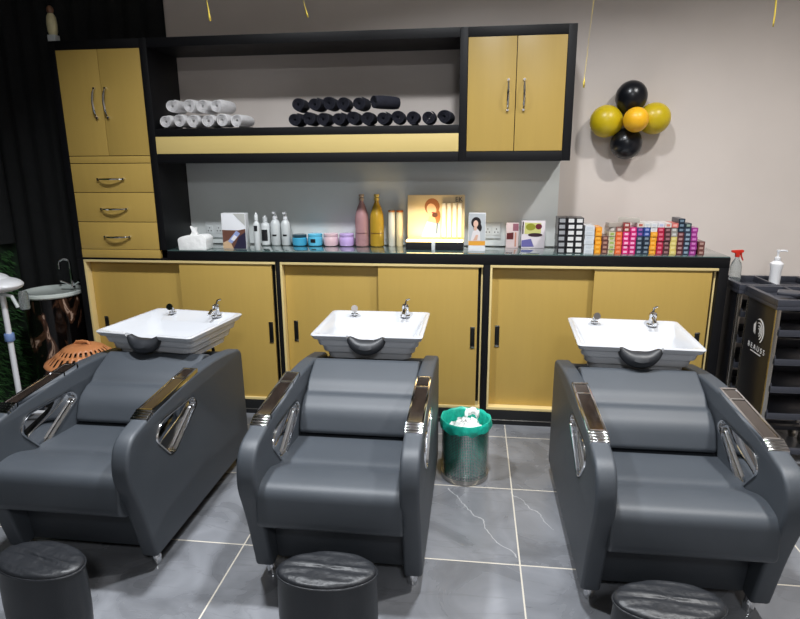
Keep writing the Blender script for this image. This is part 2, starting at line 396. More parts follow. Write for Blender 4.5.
bx('glass_top', M['glass'], -1.949, .002, 1.0945, 1.459, YW - .002, 1.10, ct, .001)
bx('gold_fascia', G, -2.54, 0.0, 1.047, -1.999, .028, 1.10, ct, .001)
bp_ = bx('backsplash_panel', M['panel'], -1.95, YW - .008, 1.101, .528, YW - .0005, 1.639, None, .0005); tag(bp_, 'glossy grey panel on the wall between counter and towel shelf', 'wall panel')
# sockets
def socket(x0, x1, z0, z1, label):
    y = YW - .009; t = thing('wall_socket', ((x0 + x1) / 2, y, z0), label, 'socket', )
    bx('plate', M['frost'], x0, y - .009, z0, x1, y, z1, t, .003)
    n = 2
    for k in range(n):
        c = x0 + (x1 - x0) * (k + .5) / n; z = (z0 + z1) / 2
        b = MB(); b.box(c - .022, y - .012, z - .028, c + .022, y - .009, z + .028); o = b.done('outlet', M['frost'], t, .002)
        b = MB()
        for dx, dz in ((-.010, -.008), (.010, -.008), (0, .012)): b.cyl((c + dx, y - .0125, z + dz), (c + dx, y - .011, z + dz), .004, None, 10)
        b.done('hole', M['slot'], o)
socket(-1.845, -1.715, 1.14, 1.25, 'grey double wall socket behind the tissue box')
socket(.062, .172, 1.15, 1.25, 'grey double wall socket right of the small portrait box')

# ------------------------------------------------------------------ rolled towels
def towel_mesh(rad, length, m, seed):
    rd = random.Random(seed); b = MB(); turns = 3.1; n = 64; th = rad * .13
    pts = []
    for i in range(n + 1):
        t = i / n; a = turns * 2 * PI * t; r = rad * .16 + (rad * .93 - rad * .16) * t
        pts.append((a, r))
    outer = [((r + th / 2 * (1 if i < n else 0)) * math.cos(a + seed), (r + th / 2 * (1 if i < n else 0)) * math.sin(a + seed)) for i, (a, r) in enumerate(pts)]
    inner = [((r - th / 2 * (1 if 0 < i < n else 0)) * math.cos(a + seed), (r - th / 2 * (1 if 0 < i < n else 0)) * math.sin(a + seed)) for i, (a, r) in enumerate(pts)]
    ns = 7; V = []; F = []; sq = .97 + rd.uniform(-.03, .04)
    for j in range(ns):
        y = length * j / (ns - 1); sc_ = 1 - .10 * (abs(2 * j / (ns - 1) - 1) ** 4) + rd.uniform(-.012, .012)
        for (x, z) in outer + inner[::-1]: V.append((x * sc_, y + (rad - math.hypot(x, z)) * (-.25 if j == 0 else (.25 if j == ns - 1 else 0)) * -1, z * sc_ * sq))
    m_ = 2 * (n + 1)
    for j in range(ns - 1):
        for i in range(m_): F.append((j * m_ + i, j * m_ + (i + 1) % m_, (j + 1) * m_ + (i + 1) % m_, (j + 1) * m_ + i))
    for j in (0, ns - 1):
        for i in range(n): F.append((j * m_ + i, j * m_ + i + 1, j * m_ + m_ - 2 - i, j * m_ + m_ - 1 - i))
    b._new(V, F); return b
def towels(name, m, protos, spots, group):
    ob = []
    for k in range(3):
        o = towel_mesh(.0455, .17, m, k * 2.1 + .5).done(name, m, loc=(0, 0, 0)); ob.append(o)
    used = set()
    for i, (x, y, z, rz, lab) in enumerate(spots):
        p = ob[i % 3]
        if i % 3 in used: o = p.copy(); col.objects.link(o)
        else: o = p; used.add(i % 3)
        o.location = (x, y, z); o.rotation_euler = (0, 0, rz); tag(o, lab, 'towel', group)
ordn = ['leftmost', 'second', 'third', 'fourth', 'fifth', 'sixth', 'seventh', 'eighth', 'ninth', 'tenth', 'rightmost']
ZS = 1.845 + .0462
S = []
for i, x in enumerate((-1.895, -1.805, -1.713, -1.622, -1.532, -1.446)):
    nm = 'rightmost' if i == 5 else ordn[i]
    S.append((x, .03 + (.02 if i == 5 else 0), ZS, R(-8 if i == 5 else -2 + i), '%s white rolled towel in the bottom row on the black shelf' % nm))
for i, x in enumerate((-1.847, -1.735, -1.650, -1.565)):
    nm = 'rightmost' if i == 3 else ordn[i]
    S.append((x, .035, ZS + .086 + (.004 if i == 0 else 0), R((3, 0, -3, -9)[i]), '%s white rolled towel in the top row of the white pile' % nm))
towels('rolled_towel', M['towelw'], 0, S, 'white rolled towels on the black shelf')
S = []
for i, x in enumerate((-1.080, -.991, -.902, -.813, -.724, -.635, -.546, -.457, -.368, -.279, -.188)):
    S.append((x, .03, ZS, R(-8 if i == 10 else (0, .5, -.5)[i % 3]), '%s black rolled towel in the bottom row on the shelf' % ordn[i]))
for i, x in enumerate((-1.05, -.955, -.866, -.777, -.688)):
    S.append((x, .03, ZS + .085, R((2, -3, 0)[i % 3]), '%s black rolled towel in the top row of the black pile' % ordn[i]))
S.append((-.60, .04, ZS + .088, R(-48), 'black rolled towel lying askew at the right end of the top row'))
towels('rolled_towel', M['towelb'], 0, S, 'black rolled towels on the black shelf')

# ------------------------------------------------------------------ shampoo chair
def curve_solid(outer, hole, x0, x1, bev):
    c = bpy.data.curves.new('c', 'CURVE'); c.dimensions = '2D'; c.fill_mode = 'BOTH'; c.extrude = (x1 - x0) / 2 - bev; c.bevel_depth = bev; c.bevel_resolution = 3
    c.offset = -bev
    for pl in (outer, hole):
        if not pl: continue
        s = c.splines.new('POLY'); s.points.add(len(pl) - 1); s.use_cyclic_u = True
        for i, p in enumerate(pl): s.points[i].co = (p[0], p[1], 0, 1)
    o = bpy.data.objects.new('c', c); col.objects.link(o); me = eval_mesh(o); bpy.data.objects.remove(o)
    # curve xy -> world yz, curve z -> x
    M4 = Matrix(((0, 0, 1, (x0 + x1) / 2), (1, 0, 0, 0), (0, 1, 0, 0), (0, 0, 0, 1)))
    b = MB(); b.add_mesh(me, M4); bmesh.ops.remove_doubles(b.bm, verts=b.bm.verts, dist=1e-5); return b
def rrect(w, d, r, n, cx=0, cy=0):
    # n points per corner, counter-clockwise, straight edges subdivided
    out = []
    for (sx, sy, a0) in ((1, -1, -90), (1, 1, 0), (-1, 1, 90), (-1, -1, 180)):
        for k in range(n):
            a = R(a0 + 90 * k / (n - 1)); out.append((cx + sx * (w / 2 - r) + r * math.cos(a), cy + sy * (d / 2 - r) + r * math.sin(a)))
    return out
def make_chair(label):
    CX = 0; t = thing('shampoo_chair', (0, -1.12, 0), label, 'shampoo chair', 'shampoo chairs in a row before the gold cupboards')
    L1 = M['leather']; L2 = M['leatherdark']
    outer = rpoly([(-1.585, .07, .015), (-1.655, .33, .12), (-1.722, .50, .1), (-1.685, .635, .09), (-1.50, .672, .05), (-1.12, .704, .15), (-.84, .694, .12), (-.585, .652, .05), (-.565, .07, .01)], 8)
    hole = rpoly([(-1.395, .425, .05), (-1.51, .555, .05), (-1.46, .612, .06), (-1.18, .612, .03), (-1.14, .565, .035)], 6)
    zb = {}
    for s in (-1, 1):
        xa, xb = (.262, .335) if s > 0 else (-.335, -.262)
        p = curve_solid(outer, hole, xa, xb, .014).done('side_panel', L2 if False else L1, t, sharp=60)
        # chrome liner in the hole
        b = MB(); n = len(hole); c = Vector((sum(q[0] for q in hole) / n, sum(q[1] for q in hole) / n)); V = []; F = []
        prof = [(xa + .006, 1.05), (xa - .004, 1.02), (xa - .003, .97), (xa + .010, .955), (xb - .010, .955), (xb + .003, .97), (xb + .004, 1.02), (xb - .006, 1.05)]
        for x, k in prof:
            for q in hole:
                v = c + (Vector(q) - c) * k; V.append((x, v.x, v.y))
        m_ = len(prof)
        for i in range(m_):
            for j in range(n): F.append((i * n + j, i * n + (j + 1) % n, ((i + 1) % m_) * n + (j + 1) % n, ((i + 1) % m_) * n + j))
        b._new(V, F); ln = b.done('hole_trim', M['chrome'], p, sharp=50); ln['label'] = 'chrome liner of the arm opening'
        # lever plate inside the opening
        b = MB(); pl = rpoly([(-1.395, .432, .03), (-1.150, .568, .02), (-1.18, .605, .02), (-1.27, .560, .04), (-1.47, .515, .04)], 5)
        xm = (xa + xb) / 2; b.prism(pl, 'x', xm - .022, xm + .022); b.done('recline_lever', M['chrome'], p, .006, 3)['label'] = 'chrome lever plate in the arm opening'
        # arm cap: chrome frame with glossy wood inlay, following the arm's top
        yA, zA, yB, zB = -1.535, .667, -1.10, .706
        def zz(y): return zA + (zB - zA) * (y - yA) / (yB - yA)
        b = MB(); x0, x1 = xa + .003, xb - .003
        for (ya, yb) in ((yA + .035, yA + .045), (yB - .012, yB), (yB - .105, yB - .095)):
            b.prism([(ya, zz(ya) - .006), (yb, zz(yb) - .006), (yb, zz(yb) + .013), (ya, zz(ya) + .013)], 'x', x0, x1)
        for xx0, xx1 in ((x0, x0 + .008), (x1 - .008, x1)):
            b.prism([(yA + .03, zz(yA + .03) - .006), (yB, zz(yB) - .006), (yB, zz(yB) + .013), (yA + .03, zz(yA + .03) + .013)], 'x', xx0, xx1)
        # ridged front cap
        for k in range(4):
            ya = yA + .036 - k * .0135; h = .016 - .004 * k
            b.prism(rpoly([(ya - .0125, zz(ya) - .02 - k * .004, .0), (ya, zz(ya) - .02, .0), (ya, zz(ya) + h, .004), (ya - .0125, zz(ya) + h - .003, .004)], 3), 'x', x0 - .001, x1 + .001)
        tr = b.done('arm_trim', M['chrome'], p, .0015); tr['label'] = 'chrome arm rail with ridged end'
        b = MB(); ya, yb = yA + .045, yB - .105
        b.prism([(ya, zz(ya) - .004), (yb, zz(yb) - .004), (yb, zz(yb) + .010), (ya, zz(ya) + .010)], 'x', x0 + .008, x1 - .008)
        ya, yb = yB - .095, yB - .012
        b.prism([(ya, zz(ya) - .004), (yb, zz(yb) - .004), (yb, zz(yb) + .010), (ya, zz(ya) + .010)], 'x', x0 + .008, x1 - .008)
        b.done('arm_inlay', M['wood'], p)['label'] = 'glossy dark wood arm inlay'
    # base box
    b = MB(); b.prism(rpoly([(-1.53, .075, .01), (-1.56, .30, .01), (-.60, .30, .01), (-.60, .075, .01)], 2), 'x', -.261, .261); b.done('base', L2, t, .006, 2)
    # seat
    prof = rpoly([(-1.66, .298, .012), (-1.705, .330, .03), (-1.690, .480, .045), (-1.57, .498, .10), (-1.435, .446, .03), (-1.40, .455, .03), (-1.10, .435, .03), (-1.08, .30, .02), (-1.53, .283, .02)], 7)
    b = MB(); b.prism(prof, 'x', -.273, .273); b.done('seat', L1, t, .012, 4, ang=60, sharp=60)
    # backrest: bulging lumbar zone and flatter upper zone
    prof = rpoly([(-1.185, .458, .025), (-1.145, .560, .06), (-1.075, .602, .025), (-1.045, .605, .03), (-1.005, .642, .03), (-.868, .708, .02), (-.79, .68, .03), (-.93, .50, .05), (-1.06, .425, .03)], 7)
    b = MB(); b.prism(prof, 'x', -.258, .258); b.done('backrest', L1, t, .012, 4, ang=60, sharp=60)
    # rear cross panel and head support
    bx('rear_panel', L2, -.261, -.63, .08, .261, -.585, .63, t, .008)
    for sx in (-1, 1):
        for sy in (-1.525, -.63):
            b = MB(); b.lathe([(.016, .0), (.020, .003), (.020, .035), (.016, .042), (.016, .075)], (sx * .29, sy, 0), 20); b.done('foot', M['chrome'], t)
    # wash basin
    C0y = -.572; ZR = .812; n = 9
    rings = []
    def ring(w, d, r, z, cy=0, cyo=None): return [(x, C0y + cy + y, z) for x, y in rrect(w, d, r, n)]
    W, D = .557, .510
    o_ = [(.37, .30, .05, .668, .0), (.426, .356, .05, .673, .0), (.440, .370, .05, .708, .0), (.466, .396, .048, .7095, .0), (.470, .400, .048, .713, .0), (.482, .414, .045, .746, .0), (.506, .438, .043, .7475, .0), (.510, .442, .043, .751, .0), (.520, .456, .035, .784, .0), (.545, .484, .03, .7855, .0), (.549, .490, .03, .790, 0),
          (W, D, .025, .804, 0), (W + .004, D + .004, .025, .808, 0), (W, D, .025, ZR, 0), (W - .02, D - .02, .03, ZR + .002, 0), (W - .04, D - .04, .04, ZR - .002, 0), (W - .055, D - .07, .05, ZR - .012, 0),
          (W - .09, D - .17, .06, ZR - .035, -.035), (W - .14, D - .23, .07, ZR - .080, -.035), (W - .22, D - .29, .06, ZR - .108, -.03), (W - .38, D - .38, .04, ZR - .118, -.02)]
    V = []
    for w_, d_, r_2, z, cy in o_: V += ring(w_, d_, r_2, z, cy)
    m_ = 4 * n; F = [(i * m_ + k, i * m_ + (k + 1) % m_, (i + 1) * m_ + (k + 1) % m_, (i + 1) * m_ + k) for i in range(len(o_) - 1) for k in range(m_)]
    F += [tuple(reversed(range(m_))), tuple((len(o_) - 1) * m_ + k for k in range(m_))]
    b = MB(); b._new(V, F); bs = b.done('basin', M['ceramic'], t, sharp=28)
    fy = C0y - D / 2
    # neck notch
    cb = MB(); cb.cyl((0, fy - .2, ZR + .012), (0, fy + .115, ZR - .012), .106, .088, 40); cut = cb.done('cutter', M['ceramic'], t)
    bpy.context.view_layer.update()
    boolean(bs, cut)
    bs['label'] = 'white stepped wash basin'
    # neck rest: crescent of black gel along the notch
    b = MB(); V = []; F = []; na = 26; ns = 12
    for i in range(na + 1):
        a = R(192 + 156 * i / na); tt = math.sin(PI * i / na); rw = .014 + .030 * max(0, tt) ** .7; 
        c = Vector((math.cos(a) * .096, fy + .006, ZR + .006 + math.sin(a) * .094))
        inw = Vector((-math.cos(a), 0, -math.sin(a)))
        for k in range(ns):
            q = 2 * PI * k / ns; V.append(tuple(c + inw * (rw * .9 * math.cos(q) + rw * .55) + Vector((0, 1, 0)) * (math.sin(q) * (.014 + .036 * tt) + .016)))
    for i in range(na):
        for k in range(ns): F.append((i * ns + k, i * ns + (k + 1) % ns, (i + 1) * ns + (k + 1) % ns, (i + 1) * ns + k))
    F += [tuple(reversed(range(ns))), tuple(na * ns + k for k in range(ns))]
    b._new(V, F); b.done('neck_rest', M['gel'], bs)['label'] = 'black crescent neck rest'
    # mixer tap and hand spray at the rear deck
    by = C0y + D / 2 - .055; b = MB()
    b.lathe([(.028, 0), (.028, .006), (.022, .012), (.018, .045), (.021, .052), (.019, .066), (.008, .072)], (.145, by, ZR - .012), 24)
    b.tube([(.145, by - .005, ZR + .028), (.143, by - .045, ZR + .03), (.142, by - .075, ZR + .012)], [.011, .010, .009], 12)
    b.tube([(.145, by + .004, ZR + .060), (.150, by + .012, ZR + .078), (.168, by + .016, ZR + .084)], [.006, .006, .0045], 10)
    b.done('mixer_tap', M['chrome'], bs)['label'] = 'chrome mixer tap'
    b = MB(); b.lathe([(.020, 0), (.020, .006), (.014, .010), (.013, .020)], (-.145, by + .005, ZR - .010), 20)
    b.tube([(-.145, by + .005, ZR + .01), (-.143, by - .008, ZR + .028), (-.138, by - .030, ZR + .034)], [.010, .014, .019], 14)
    b.done('hand_spray', M['chrome'], bs)['label'] = 'chrome hand spray'
    # struts under the basin
    b = MB()
    for sx in (-.155, .155): b.box(sx - .012, C0y - .02, .60, sx + .012, C0y + .02, .68); b.tube([(sx, C0y + .11, .685), (sx, C0y + .13, .58), (sx, C0y + .10, .40)], .009, 8)
    b.box(-.17, C0y - .02, .58, .17, C0y + .02, .602); b.done('bracket', M['plasticb'], bs)
    return t
c1 = make_chair('charcoal shampoo chair with white wash basin, middle of the three, beside the steel bin')
c2 = copy_tree(c1); c3 = copy_tree(c1)
def place(c, x, bxo, byo, rot, lab):
    c.location.x = x; c['label'] = lab
    for ch in c.children:
        if ch.name.startswith('basin'):
            # turn the basin a little on its bracket: pivot about its centre
            piv = Vector((0, -.572 + 1.12, 0)); Rm = Matrix.Rotation(rot, 4, 'Z')
            ch.matrix_local = Matrix.Translation(piv + Vector((bxo, byo, 0))) @ Rm @ Matrix.Translation(-piv)
place(c1, -.503, -.012, 0, 0, 'charcoal shampoo chair with white wash basin, middle of the three, beside the steel bin')
place(c2, -1.588, -.012, -.085, R(-8), 'charcoal shampoo chair with white wash basin, leftmost, in front of the brown basket')
place(c3, .762, .020, -.05, R(-3), 'charcoal shampoo chair with white wash basin, rightmost, beside the black trolley')

# ------------------------------------------------------------------ round stools
def stool(x, y, h, r, rz, label, first=None):
    if first: t = copy_tree(first)
    else:
        t = thing('round_stool', (0, 0, 0), label, 'stool', 'low black round stools before the chairs')
        b = MB(); OV = .54
        V = []; F = []; n = 48; prof = [(.001, .306), (.03, .306), (.06, .3058), (.09, .3055), (.115, .305), (.135, .3045), (.150, .3035), (.162, .301), (.169, .296), (.171, .290), (.168, .284)]
        for r0, z in prof:
            for k in range(n):
                a = 2 * PI * k / n; x0, y0 = r0 * math.cos(a), r0 * math.sin(a) * OV
                wr = math.exp(-(r0 / .165) ** 8) * (.0030 * math.sin(x0 * 9 + y0 * 170 + 1.6 * math.sin(x0 * 17)) + .0015 * math.sin(y0 * 330 + x0 * 30))
                V.append((x0, y0, z + wr))
        m_ = len(prof); F = [(i * n + k, i * n + (k + 1) % n, (i + 1) * n + (k + 1) % n, (i + 1) * n + k) for i in range(m_ - 1) for k in range(n)] + [tuple(range(n)), tuple((m_ - 1) * n + k for k in reversed(range(n)))]
        b._new(V, F); b.done('seat_top', M['stoolt'], t, sharp=60)
        b = MB(); b.tube([(.171 * math.cos(2 * PI * k / 40), .171 * OV * math.sin(2 * PI * k / 40), .286) for k in range(41)], .004, 8); b.done('piping', M['stoolt'], t)
        b = MB(); b.lathe([(.150, .0), (.160, .004), (.168, .02), (.173, .12), (.172, .22), (.167, .285)], (0, 0, 0), 48, True, Matrix.Diagonal((1, OV, 1, 1))); b.done('drum', M['stool'], t)
    t.location = (x, y, 0); t.rotation_euler = (0, 0, rz); t['label'] = label
    return t
M['stool'] = mat('black_vinyl', (34, 37, 41), .4, 0, .1, 10, .1, 200)
M['stoolt'] = mat('black_wrinkled_vinyl', (30, 32, 36), .45, 0, .1, 10, .3, 40)
s1 = stool(-.470, -1.862, .3, .17, R(4), 'low round black stool with wrinkled top in front of the middle chair')
stool(-1.482, -1.925, .3, .17, R(-8), 'low round black stool with wrinkled top in front of the left chair', s1)
s3 = stool(.634, -1.885, .3, .17, R(3), 'low round black stool in front of the right chair, cut by the photo edge', s1)

# ------------------------------------------------------------------ bin
t = thing('waste_bin', (-.02, -.652, 0), 'perforated steel waste bin lined with a teal bag beside the middle chair', 'bin')
o = (-.02, -.652)
MB().lathe([(.122, .0), (.1262, .004), (.1262, .03), (.122, .03)], (*o, 0), 40, True).done('foot_band', M['satin'], t)
b = MB(); b.lathe([(.1245, .03), (.1245, .32)], (*o, 0), 56, False); b.done('perforated_wall', M['perf'], t)
b = MB(); V = []; n = 56; prof = [(.095, .03, 0), (.112, .04, .3), (.117, .15, .6), (.119, .27, .3), (.121, .318, 0), (.124, .333, .3), (.131, .335, .5), (.1345, .325, .6), (.135, .300, 1.2), (.133, .285, 2.2)]
for r0, z, wv in prof:
    for k in range(n):
        a = 2 * PI * k / n; e = wv * .0022 * (math.sin(7 * a + 1) + math.sin(13 * a + z * 30)); V.append((o[0] + (r0 + e) * math.cos(a), o[1] + (r0 + e) * math.sin(a), z + e * 1.5))
F = [(i * n + k, i * n + (k + 1) % n, (i + 1) * n + (k + 1) % n, (i + 1) * n + k) for i in range(len(prof) - 1) for k in range(n)]
F.append(tuple(range(n)))
b._new(V, F); b.done('bag', M['teal'], t, sharp=80)['label'] = 'teal plastic bag folded over the rim'
# crumpled paper in the bin
b = MB(); b.ell((o[0] + .0, o[1] - .01, .225), .10, .10, .075, 24, 14)
rd = random.Random(3)
for v in b.bm.verts:
    v.co += Vector((rd.uniform(-1, 1), rd.uniform(-1, 1), rd.uniform(-1, 1))) * .010
    if v.co.z > .24: v.co.z += rd.uniform(0, .03)
pp = b.done('crumpled_paper', M['paper'], loc=(o[0], o[1], .15), sharp=20); tag(pp, 'crumpled white paper filling the top of the teal lined bin', 'paper')
b = MB(); V = []; F = []
for i in range(12):
    for j in range(3):
        a = -.6 + i * .42; V.append((o[0] + .03 + (.035 + .006 * math.sin(i * 2)) * math.cos(a), o[1] + .02 + .035 * math.sin(a), .325 + j * .020 + .006 * math.sin(i * 1.7)))
for i in range(11):
    for j in range(2): F.append((i * 3 + j, (i + 1) * 3 + j, (i + 1) * 3 + j + 1, i * 3 + j + 1))
b._new(V, F); o2 = b.done('paper_strip', M['paper'], loc=(o[0] + .03, o[1], .29)); md = o2.modifiers.new('s', 'SOLIDIFY'); md.thickness = .004; tag(o2, 'curled strip of white paper sticking up from the bin', 'paper')

# ------------------------------------------------------------------ counter items
ZT = 1.1002
# tissue box: wrapped white pack with tissue tuft
t = thing('tissue_box', (-1.785, .075, ZT), 'white tissue box with a tissue pulled up at the left end of the counter', 'tissue box')
b = MB(); b.prism(rpoly([(-1.88, ZT, .004), (-1.695, ZT, .004), (-1.692, ZT + .075, .012), (-1.715, ZT + .095, .01), (-1.86, ZT + .085, .012), (-1.884, ZT + .07, .01)], 3), 'y', .022, .13); b.done('pack', M['paper'], t, .006, 2)
b = MB(); V = [(-1.815, .06, ZT + .088), (-1.765, .07, ZT + .09), (-1.775, .075, ZT + .118), (-1.768, .08, ZT + .142), (-1.795, .078, ZT + .136), (-1.812, .072, ZT + .150), (-1.80, .066, ZT + .115)]
b.prism([(v[0], v[2]) for v in V], 'y', .055, .085); b.done('tissue', M['paper'], t, .006, 2)
# flyer / leaflet display
def pic_shapes(parent, y, shapes, name='print'):
    # flat inks a hair in front of a carton face (x,z polygons), one mesh per picture
    b = MB()
    for i, (m, pl) in enumerate(shapes):
        b.use(m); b.prism(pl, 'y', y - .0006 - .0003 * i, y + .0001)
    return b.done(name, None, parent)
def ellp(cx, cz, rx, rz, n=18, rot=0): return [(cx + rx * math.cos(2 * PI * k / n) * math.cos(rot) - rz * math.sin(2 * PI * k / n) * math.sin(rot), cz + rx * math.cos(2 * PI * k / n) * math.sin(rot) + rz * math.sin(2 * PI * k / n) * math.cos(rot)) for k in range(n)]
ink = {}
def I(rgb):
    if rgb not in ink: ink[rgb] = mat('printed_ink_%d' % len(ink), rgb, .3, coat=.2)
    return ink[rgb]
t = thing('product_carton', (-1.53, .12, ZT), 'white leaflet carton with a slanted brown and blue picture behind the left chair', 'carton')
bx('box', M['plasticw'], -1.61, .09, ZT, -1.452, .15, ZT + .228, t, .001)
pic_shapes(t, .09, [(I((110, 74, 62)), [(-1.609, ZT + .002), (-1.454, ZT + .002), (-1.454, ZT + .13), (-1.50, ZT + .12), (-1.609, ZT + .122)]), (I((206, 174, 140)), [(-1.609, ZT + .002), (-1.54, ZT + .002), (-1.565, ZT + .06), (-1.609, ZT + .04)]), (I((48, 44, 66)), [(-1.54, ZT + .002), (-1.454, ZT + .002), (-1.454, ZT + .11), (-1.50, ZT + .08)]), (I((150, 165, 210)), [(-1.575, ZT + .05), (-1.55, ZT + .035), (-1.49, ZT + .10), (-1.515, ZT + .118)]), (I((232, 230, 236)), [(-1.555, ZT + .062), (-1.535, ZT + .05), (-1.51, ZT + .078), (-1.53, ZT + .092)]), (I((190, 190, 186)), [(-1.53, ZT + .226), (-1.454, ZT + .226), (-1.454, ZT + .15)])])
# clear bottles
def bottle(x, y, w, h, kind, m, cap, label, ltex=None, lab=None):
    t = thing('bottle', (x, y, ZT), label, 'bottle', 'hair care bottles on the counter'); r = w / 2
    if kind == 'slim': pr_ = [(r * .9, 0), (r, .004), (r, h * .66), (r * .85, h * .72), (r * .45, h * .78), (r * .45, h * .80)]; cp = [(r * .55, h * .79), (r * .55, h * .93), (r * .3, h * .97), (r * .25, h)]
    elif kind == 'spray': pr_ = [(r * .92, 0), (r, .004), (r, h * .60), (r * .82, h * .70), (r * .42, h * .76), (r * .42, h * .78)]; cp = [(r * .5, h * .77), (r * .5, h * .84), (r * .3, h * .87), (r * .3, h)]
    elif kind == 'tall': pr_ = [(r * .92, 0), (r, .005), (r, h * .5), (r * .92, h * .62), (r * .6, h * .76), (r * .30, h * .85), (r * .28, h * .89)]; cp = [(r * .36, h * .88), (r * .36, h * .93), (r * .2, h * .945), (r * .34, h * .95), (r * .40, h * .97), (r * .36, h)]
    else: pr_ = [(r * .96, 0), (r, .003), (r, h * .93), (r * .9, h * .95)]; cp = [(r, h * .945), (r, h * .985), (r * .9, h)]
    MB().lathe(pr_, (x, y, ZT), 28).done('body', m, t)
    b = MB(); b.lathe(cp, (x, y, ZT), 20)
    if kind in ('spray',): b.box(x - r * .3, y - r * .9, ZT + h * .93, x + r * .3, y + r * .3, ZT + h * .985)
    b.done('cap', cap, t)
    if ltex:
        z0, z1, a0 = ltex; V = []; F = []; n = 10
        for i in range(n + 1):
            a = R(-90 - a0 + 2 * a0 * i / n); V += [(x + (r + .0008) * math.cos(a), y + (r + .0008) * math.sin(a), ZT + z0), (x + (r + .0008) * math.cos(a), y + (r + .0008) * math.sin(a), ZT + z1)]
        for i in range(n): F.append((2 * i, 2 * i + 2, 2 * i + 3, 2 * i + 1))
        b = MB(); b._new(V, F); b.done('printed_label', lab, t)
    return t
DK = I((34, 34, 38))
bottle(-1.368, .065, .042, .236, 'slim', M['frost'], M['frost'], 'slim clear bottle with a small dark mark, leftmost and nearest the counter edge', (.12, .155, 30), DK)
bottle(-1.395, .30, .062, .197, 'slim', M['frost'], M['frost'], 'clear bottle with a large black label, second from left', (.03, .105, 40), DK)
bottle(-1.325, .30, .066, .228, 'spray', M['frost'], M['plasticw'], 'clear spray bottle with a white nozzle, left of its twin', (.062, .074, 25), DK)
bottle(-1.254, .30, .062, .224, 'spray', M['frost'], M['plasticw'], 'clear spray bottle with a white nozzle, next to the blue jars', (.062, .074, 25), DK)
def jar(x, y, w, h, m, lid, label, lrgb, dot):
    t = thing('cream_jar', (x, y, ZT), label, 'jar', 'cream jars in a row on the counter'); r = w / 2
    MB().lathe([(r * .86, 0), (r * .95, .004), (r, h * .3), (r, h * .68), (r * .93, h * .74)], (x, y, ZT), 32).done('tub', m, t)
    MB().lathe([(r * .95, h * .74), (r * .97, h * .76), (r * .97, h * .96), (r * .92, h)], (x, y, ZT), 32).done('lid', lid, t)
    if dot:
        b = MB(); V = []; F = []
        for i in range(5):
            a = R(-115 + 10 * i); V += [(x + (r + .001) * math.cos(a), y + (r + .001) * math.sin(a), ZT + h * .3), (x + (r + .001) * math.cos(a), y + (r + .001) * math.sin(a), ZT + h * .6)]
        for i in range(4): F.append((2 * i, 2 * i + 2, 2 * i + 3, 2 * i + 1))
        b._new(V, F); b.done('printed_label', DK, t)
jb = mat('blue_jar', (70, 168, 206), .25); jb2 = mat('bright_blue_jar', (96, 192, 226), .2); jp = mat('pale_pink_jar', (222, 190, 196), .25); jl = mat('lilac_jar', (196, 168, 222), .25); lidd = mat('dark_teal_lid', (40, 72, 86), .3)
jar(-1.160, .295, .098, .074, jb, lidd, 'blue jar with a dark lid, leftmost of the four jars', None, False)
jar(-1.052, .295, .098, .080, jb2, jb2, 'bright blue jar with a blue lid and small dark mark, second from the left', None, True)
jar(-.945, .295, .098, .082, jp, jp, 'pale pink jar between the blue and the lilac jars', None, False)
jar(-.838, .295, .098, .082, jl, jl, 'lilac jar next to the tall pink bottle', None, False)
bottle(-.733, .295, .090, .338, 'tall', M['pinkp'], I((170, 150, 132)), 'tall dusty pink bottle right of the lilac jar', (.085, .092, 60), I((120, 84, 88)))
bottle(-.633, .295, .092, .338, 'tall', M['amber'], I((206, 180, 90)), 'tall golden bottle right of the pink one', (.085, .092, 60), I((110, 80, 24)))
bottle(-.535, .295, .046, .236, 'tube', I((206, 204, 190)), I((176, 120, 70)), 'slim pale tube, left of the pair beside the golden bottle')
bottle(-.482, .295, .046, .236, 'tube', I((222, 204, 160)), I((196, 110, 50)), 'slim cream tube, right of the pair, next to the lit display')
# illuminated display: dark foot, led strip, card
t = thing('lit_display', (-.24, .2, ZT), 'lit product display with a portrait card over a glowing dark base', 'display')
bx('base', M['blackin'], -.425, .14, ZT, -.065, .29, ZT + .05, t, .003)
bx('light_strip', M['led'], -.423, .143, ZT + .0505, -.067, .20, ZT + .060, t, .002)
bx('clip', M['frost'], -.262, .132, ZT, -.24, .1395, ZT + .05, t, .001)
bx('card', mat('cream_card', (214, 192, 150), .5), -.425, .25, ZT + .0505, -.062, .262, ZT + .335, t, .001)
z = ZT
pic_shapes(t, .2499, [(I((150, 96, 60)), ellp(-.268, z + .262, .048, .052)), (I((150, 96, 60)), ellp(-.242, z + .20, .028, .05)), (I((232, 184, 148)), ellp(-.272, z + .243, .030, .040, rot=.25)), (I((216, 168, 132)), [(-.285, z + .20), (-.25, z + .20), (-.235, z + .13), (-.31, z + .13)]), (I((196, 206, 204)), [(-.335, z + .07), (-.22, z + .07), (-.22, z + .15), (-.30, z + .17)]), (I((90, 58, 46)), ellp(-.250, z + .21, .018, .016)), (I((70, 90, 120)), [(-.245, z + .09), (-.232, z + .09), (-.228, z + .16), (-.24, z + .16)]), (I((150, 50, 40)), ellp(-.262, z + .224, .009, .004))], 'portrait')
b = MB()
for k in range(4): b.box(-.205 + k * .034, .236, ZT + .07, -.181 + k * .034, .2492, ZT + .285)
b.done('sample_tube', I((240, 228, 200)), t, .003)
b = MB(); b.add_mesh(text_mesh('EK'), Matrix.Translation((-.098, .249, z + .307)) @ Matrix.Rotation(R(90), 4, 'X') @ Matrix.Scale(.042, 4)); b.done('lettering', DK, t)
l = bpy.data.lights.new('display_glow', 'AREA'); l.shape = 'RECTANGLE'; l.size = .34; l.size_y = .04; l.energy = 1.7; l.color = (1, .72, .34)
